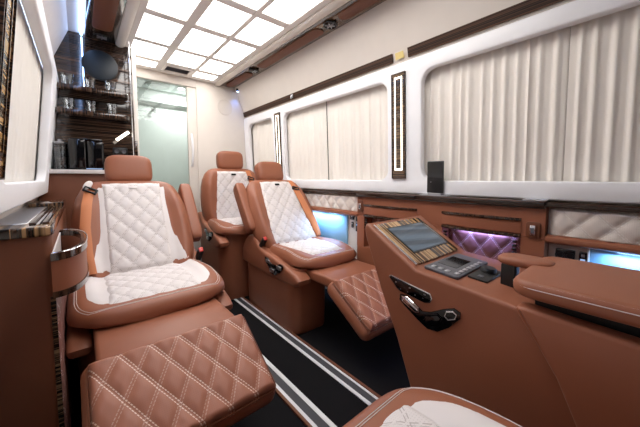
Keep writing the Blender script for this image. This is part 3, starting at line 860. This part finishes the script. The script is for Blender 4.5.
rp.color_ramp.elements[0].position = .38; rp.color_ramp.elements[0].color = lin(70, 92, 112)
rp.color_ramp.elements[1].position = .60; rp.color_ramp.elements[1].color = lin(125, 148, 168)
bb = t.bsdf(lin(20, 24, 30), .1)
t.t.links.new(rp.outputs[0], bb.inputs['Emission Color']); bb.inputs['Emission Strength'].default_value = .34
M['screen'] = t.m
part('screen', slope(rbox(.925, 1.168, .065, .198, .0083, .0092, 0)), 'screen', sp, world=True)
part('side_rail', slope(rbox(.872, .880, .014, .236, -.002, .008, .002)), 'chrome', sp, world=True)
# deck items: deck plane from (y .506, z .69) to (y .2, z .662)
def dz(y): return .662+(y-.2)*(.028/.306) if y >= .2 else .662+(y-.2)*(.057/.6)
DM = Matrix.Translation((0, .2, .662)) @ Matrix.Rotation(math.atan2(.028, .306), 4, 'X')
def deck(g): return xf(g, DM)     # local y measured from y=.2
cp = part('control_pad', deck(xf(prism(rrect(-.128, .128, -.058, .058, .008), 'Z', 0, .010, .003), Matrix.Translation((1.018, .242, 0)))), 'grey', c, world=True, ang=35)
part('display', deck(rbox(.965, 1.085, .222, .288, .0098, .0112, .0005, 1)), 'gloss', cp, world=True)
for k in range(7):
    part('button', deck(rbox(.912+.030*k, .930+.030*k, .192, .206, .0098, .0125, .001, 1)), 'silver', cp, world=True)
for k in range(3):
    part('button', deck(rbox(.908, .926, .222+.024*k, .236+.024*k, .0098, .0125, .001, 1)), 'silver', cp, world=True)
kp = part('knob_plate', deck(xf(prism(rrect(-.072, .072, -.030, .030, .005), 'Z', 0, .007, .002), Matrix.Translation((1.018, .148, 0)))), 'black', c, world=True, ang=35)
part('knob', deck(mv(lathe([(.001, .007), (.024, .007), (.024, .018), (.021, .022), (.001, .022)], 24), 1.045, .150, 0)), 'black', kp, world=True)
part('switch', deck(rbox(.965, .985, .140, .156, .0068, .0095, .001, 1)), 'grey', kp, world=True)
# left face: climate keypad and seat adjuster
X0 = CX0
def facep(poly, a, b, r=.002): return prism(poly, 'X', X0-b, X0-a, r)
kb = part('keypad_frame', facep([(.603, .650), (.612, .642), (.575, .608), (.562, .600), (.468, .590), (.448, .596), (.440, .612), (.448, .628)], 0, .004), 'chrome', c, world=True, ang=35)
part('keypad', facep([(.600, .646), (.604, .641), (.572, .611), (.560, .604), (.469, .594), (.452, .599), (.445, .611), (.450, .624)], .0035, .007), 'gloss', kb, world=True, ang=35)
for k in range(4):
    part('key', rbox(X0-.0085, X0-.0068, .470+.028*k, .4735+.028*k, .604+.002*k, .607+.002*k, 0), 'grey', kb, world=True)
for k in range(3):
    part('key', rbox(X0-.0085, X0-.0068, .462+.055*k, .468+.055*k, .618+.006*k, .6215+.006*k, 0), 'silver', kb, world=True)
ad = part('adjuster_bezel', facep([(.560, .592), (.535, .595), (.500, .575), (.475, .560), (.445, .568), (.405, .592), (.372, .607), (.352, .600), (.352, .580), (.385, .540), (.420, .512), (.455, .508), (.490, .525), (.540, .555), (.562, .572)], 0, .006), 'gloss', c, world=True, ang=35)
def loopring(pts, r=.003): return tube([(X0-.007, y, z) for y, z in pts], r, 6, True)
part('adjuster_knob', join(facep([(.545, .586), (.530, .588), (.488, .565), (.485, .556), (.497, .552), (.545, .574)], .005, .013, .003), loopring([(.548, .587), (.530, .590), (.486, .566), (.483, .555), (.497, .550), (.548, .573)])), 'chrome', ad, world=True)
part('adjuster_knob', join(facep([(.458, .552), (.420, .568), (.408, .562), (.420, .538), (.445, .524), (.462, .532)], .005, .012, .003), loopring([(.460, .554), (.420, .571), (.404, .563), (.418, .535), (.445, .520), (.466, .531)])), 'gloss', ad, world=True)
part('adjuster_ring', loopring([(.460, .554), (.420, .571), (.404, .563), (.418, .535), (.445, .520), (.466, .531)], .0028), 'chrome', ad, world=True)
part('adjuster_ring', loopring([(.392, .588), (.372, .596), (.362, .590), (.366, .576), (.386, .566), (.397, .574)], .0028), 'chrome', ad, world=True)
# bulging side panel under the pad
spn = [(.205, .680), (.197, .664), (.160, .610), (.120, .545), (.082, .455), (.055, .34), (.035, .18), (.025, .0), (-.40, 0), (-.40, .655), (-.1, .674), (.1, .684), (.185, .689), (.200, .687)]
part('side_panel', prism(spn, 'X', .800, CX0+.004, .010, 4), 'leather', c, world=True, ang=35)
# padded lid and small armrest
lidp = rrect(.800, 1.15, -.55, .222, .05, 8)
ld_ = part('padded_lid', xf(prism(lidp, 'Z', .710, .753, .017, 5), Matrix.Identity(4)), 'leather', c, world=True, ang=50)
def ringat(z, ins): return [(x, y, z) for x, y in rrect(.800+ins, 1.15-ins, -.55+ins, .222-ins, .05, 8)]
part('lid_stitching', tube(ringat(.738, .0018), .0022, 5, True), 'beige', ld_, world=True)
part('lid_stitching', tube(ringat(.748, .0075), .0018, 5, True), 'beige', ld_, world=True)
part('lid_base_shade', rbox(.865, 1.13, -.5, .18, .640, .712, .003), 'black', c, world=True)  # black fill puts the shadow of the gap under the lid into colour
am = part('armrest', xf(superbox(1.02, .240, .748, .095, .14, .030, 3.2, 32, 14), Matrix.Identity(4)), 'leather', c, world=True, ang=70)
part('armrest_post', rbox(.985, 1.03, .255, .295, .66, .738, .006), 'black', am, world=True)

# ================================================================ LEFT SIDE CABINET
o = thing('left_cabinet', 'brown leather cabinet with thick dark veneer top at the left edge', 'cabinet', (-.16, 1.6, 0))
CXR = -.074
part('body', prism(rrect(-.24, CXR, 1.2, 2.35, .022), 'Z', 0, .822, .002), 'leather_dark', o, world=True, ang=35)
tp = part('veneer_top', prism(rrect(-.24, CXR+.004, 1.193, 2.35, .024), 'Z', .822, .852, .006, 3), 'zebra_top', o, world=True, ang=35)
part('table_recess', rbox(-.225, -.135, 1.30, 2.25, .8515, .8535, .001, 1), 'silver', tp, world=True)
part('veneer_slat', rbox(-.128, -.112, 1.26, 1.98, .852, .860, .003), 'zebra_yd', tp, world=True)
part('veneer_slat', rbox(-.098, -.080, 1.26, 1.90, .852, .860, .003), 'zebra_yd', tp, world=True)
part('chrome_rail', rbox(-.110, -.100, 1.24, 1.92, .852, .857, .002), 'chrome', tp, world=True)
part('raised_cap', rbox(-.20, -.070, 2.00, 2.30, .853, .872, .004), 'zebra_xd', tp, world=True)
part('edge_seam', rbox(CXR-.012, CXR+.001, 1.1985, 1.2015, .0, .63, .0005, 1), 'mosaic', o, world=True)
def fq(u, v):
    y = 1.205+1.1*u; z = .02+.58*v
    e = min(1, min(u, 1-u)*60, min(v, 1-v)*25)
    return (CXR-.002+.003*e+pil(y, z, .10, .13, .006)*e, y, z), (y, z)
part('quilted_side', patch(120, 70, fq), 'quilt_brown_wall', o, world=True)
# curved pocket on its right side
def arc(off, z, y0=1.115, y1=1.60, dep=.082, n=22):
    yc, h = (y0+y1)/2, (y1-y0)/2+off
    return [(CXR+(dep+off)*(max(0, 1-(abs(math.cos(PI*k/n)))**2.6))**(1/2.2), yc-h*math.cos(PI*k/n), z) for k in range(n+1)]
def band(z0, z1, o0, o1):
    rings = []
    for a, b, c_, d_ in zip(arc(o1, z0), arc(o1, z1), arc(o0, z1), arc(o0, z0)): rings.append([a, b, c_, d_])
    return loft(rings)
pk = part('side_pocket', join(band(.668, .762, -.012, 0), prism([(p[0], p[1]) for p in arc(-.004, 0)], 'Z', .664, .672, 0)), 'leather', o, world=True, ang=45)
part('pocket_rim', band(.760, .782, -.013, .004), 'zebra_yd', pk, world=True, ang=45)
part('pocket_base_trim', band(.650, .668, -.02, .004), 'zebra_yd', pk, world=True, ang=45)
part('pocket_rim_line', tube([(a[0]+.002, a[1], .7825) for a in arc(.0015, 0)], .002, 6), 'chrome', pk, world=True)
part('pocket_lining', rbox(CXR, CXR+.004, 1.13, 1.585, .672, .775, .001, 1), 'beige', pk, world=True)

# ================================================================ BAR
BY = 2.85
b = thing('bar_cabinet', 'tall bar niche lined in glossy dark striped veneer at the back left', 'cabinet', (.11, 2.75, 0))
part('back_panel', rbox(-.13, .372, BY, BY+.03, 1.05, 2.084, .002, 1), 'zebra_z', b, world=True)
part('side_panel', rbox(.350, .372, 2.72, BY, 1.05, 1.30, .003), 'zebra_z', b, world=True)
part('cupboard', rbox(-.21, .375, 2.60, 3.0, 0, 1.035, .006), 'leather_dark', b, world=True)
part('counter', rbox(-.21, .375, 2.59, 2.86, 1.036, 1.052, .003), 'gloss', b, world=True)
part('counter_lip', rbox(-.21, .378, 2.578, 2.592, 1.030, 1.058, .004), 'beige', b, world=True)
part('back_fill', rbox(.372, .402, BY, Y1, 0, 2.084, .002), 'cream', b, world=True)
for z in (1.625, 1.455):
    pts = [(-.115, 2.85), (-.115, 2.69)]+[(.275+.05*math.sin(a), 2.74-.05*math.cos(a)) for a in [PI/2*k/8 for k in range(9)]]+[(.325, 2.85)]
    part('shelf', prism(pts, 'Z', z, z+.034, .004), 'zebra_shelf', b, world=True, ang=35)
# chrome lattice beside the bar
r = [tube([(.338, 2.70, 1.06), (.338, 2.70, 2.06)], .004, 8), tube([(.352, 2.80, 1.06), (.352, 2.80, 2.06)], .004, 8)]
for k in range(12): r.append(tube([(.338, 2.70, 1.30+.068*k), (.352, 2.80, 1.30+.068*k)], .003, 6))
for k in range(5): r.append(tube([(.338, 2.70, 1.60+.1*k), (.300, 2.72, 1.60+.1*k)], .0025, 6))
o = solo('bottle_rail', join(*r), 'chrome', 'thin chrome lattice rail at the right end of the bar shelves', 'rail')
# round speaker
o = thing('round_speaker', 'round dark blue-black speaker disc on the striped bar panel', 'speaker', (.165, BY, 1.79))
part('rim', mv(lathe([(.001, 0), (.114, 0), (.114, -.012), (.108, -.015), (.001, -.015)], 40, axis='Y'), 0, 0, .085), 'black', o)
part('cloth', mv(lathe([(.001, -.015), (.107, -.015), (.09, -.019), (.001, -.021)], 40, axis='Y'), 0, 0, .085), 'spk', o)
# glowing bar stands in for the led strip's reflection in the glossy panel
solo('led_reflection', rbox(.056, .062, BY-.006, BY, 1.67, 2.06, .002, 1), 'led_blue', 'thin vertical blue reflection of the light strip, painted as a glow, on the striped bar panel left of the speaker', 'light strip')
# glasses
gt = thing('tumbler', '', 'glass', (0, 0, 0))
part('bowl', lathe([(.001, .004), (.026, .004), (.033, .078), (.035, .078), (.029, .0), (.001, 0)], 20), 'glass', gt)
GL = [(-.035, 'left'), (.09, 'middle'), (.215, 'right')]
first = True
for z, sh in ((1.659, 'upper'), (1.489, 'lower')):
    for x, nm in GL:
        for dxx, q in ((-.0, 'front'),):
            lab = 'clear tumbler on the %s bar shelf, %s one of the three' % (sh, nm)
            if first: gt.location = (x, 2.745, z); gt['label'] = lab; gt['group'] = 'tumblers on the bar shelves'; first = False
            else: dup(gt, (x, 2.745, z), random.uniform(0, 3), lab, 'tumblers on the bar shelves')
# bar counter items
o = thing('ice_bucket', 'clear glass jar on the bar counter left of the black coffee machine', 'jar', (-.093, 2.72, 1.052))
part('jar', lathe([(.001, .004), (.036, .004), (.040, .19), (.043, .19), (.039, 0), (.001, 0)], 24), 'glass', o)
part('lid', lathe([(.001, .19), (.044, .19), (.044, .20), (.012, .206), (.012, .22), (.001, .222)], 24), 'silver', o)
o = thing('coffee_machine', 'black coffee machine standing on the bar counter', 'coffee machine', (.05, 2.72, 1.052))
part('body', rbox(-.10, -.005, -.07, .08, 0, .225, .012, 3), 'gloss', o)
part('water_tank', rbox(-.003, .10, -.06, .08, .0, .218, .016, 3), 'gloss', o)
part('top_plate', rbox(-.09, .09, -.055, .07, .218, .232, .004), 'gloss', o)
part('status_line', rbox(-.085, .085, -.066, -.060, .012, .018, .001, 1), 'led_dim', o)
o = thing('bar_lamp', 'short slanted lit lamp bar on a chrome arm right of the coffee machine', 'lamp', (.27, 2.835, 1.22))
part('arm', tube([(0, .015, .10), (0, -.06, .095), (0, -.10, .09)], .006, 8), 'chrome', o)
part('tube', tube([(-.035, -.12, .075), (.045, -.10, .145)], .011, 10), 'led_warm', o)
o = thing('bar_socket', 'black double socket on the bar panel under the slanted lamp', 'socket', (.265, BY-.002, 1.185))
part('plate', rbox(-.05, .05, -.012, .002, 0, .062, .004), 'black', o)
for sx in (-.024, .024):
    part('outlet', mv(lathe([(.001, -.012), (.016, -.012), (.016, -.016), (.011, -.015), (.001, -.013)], 16, axis='Y'), sx, 0, .031), 'grey', o)
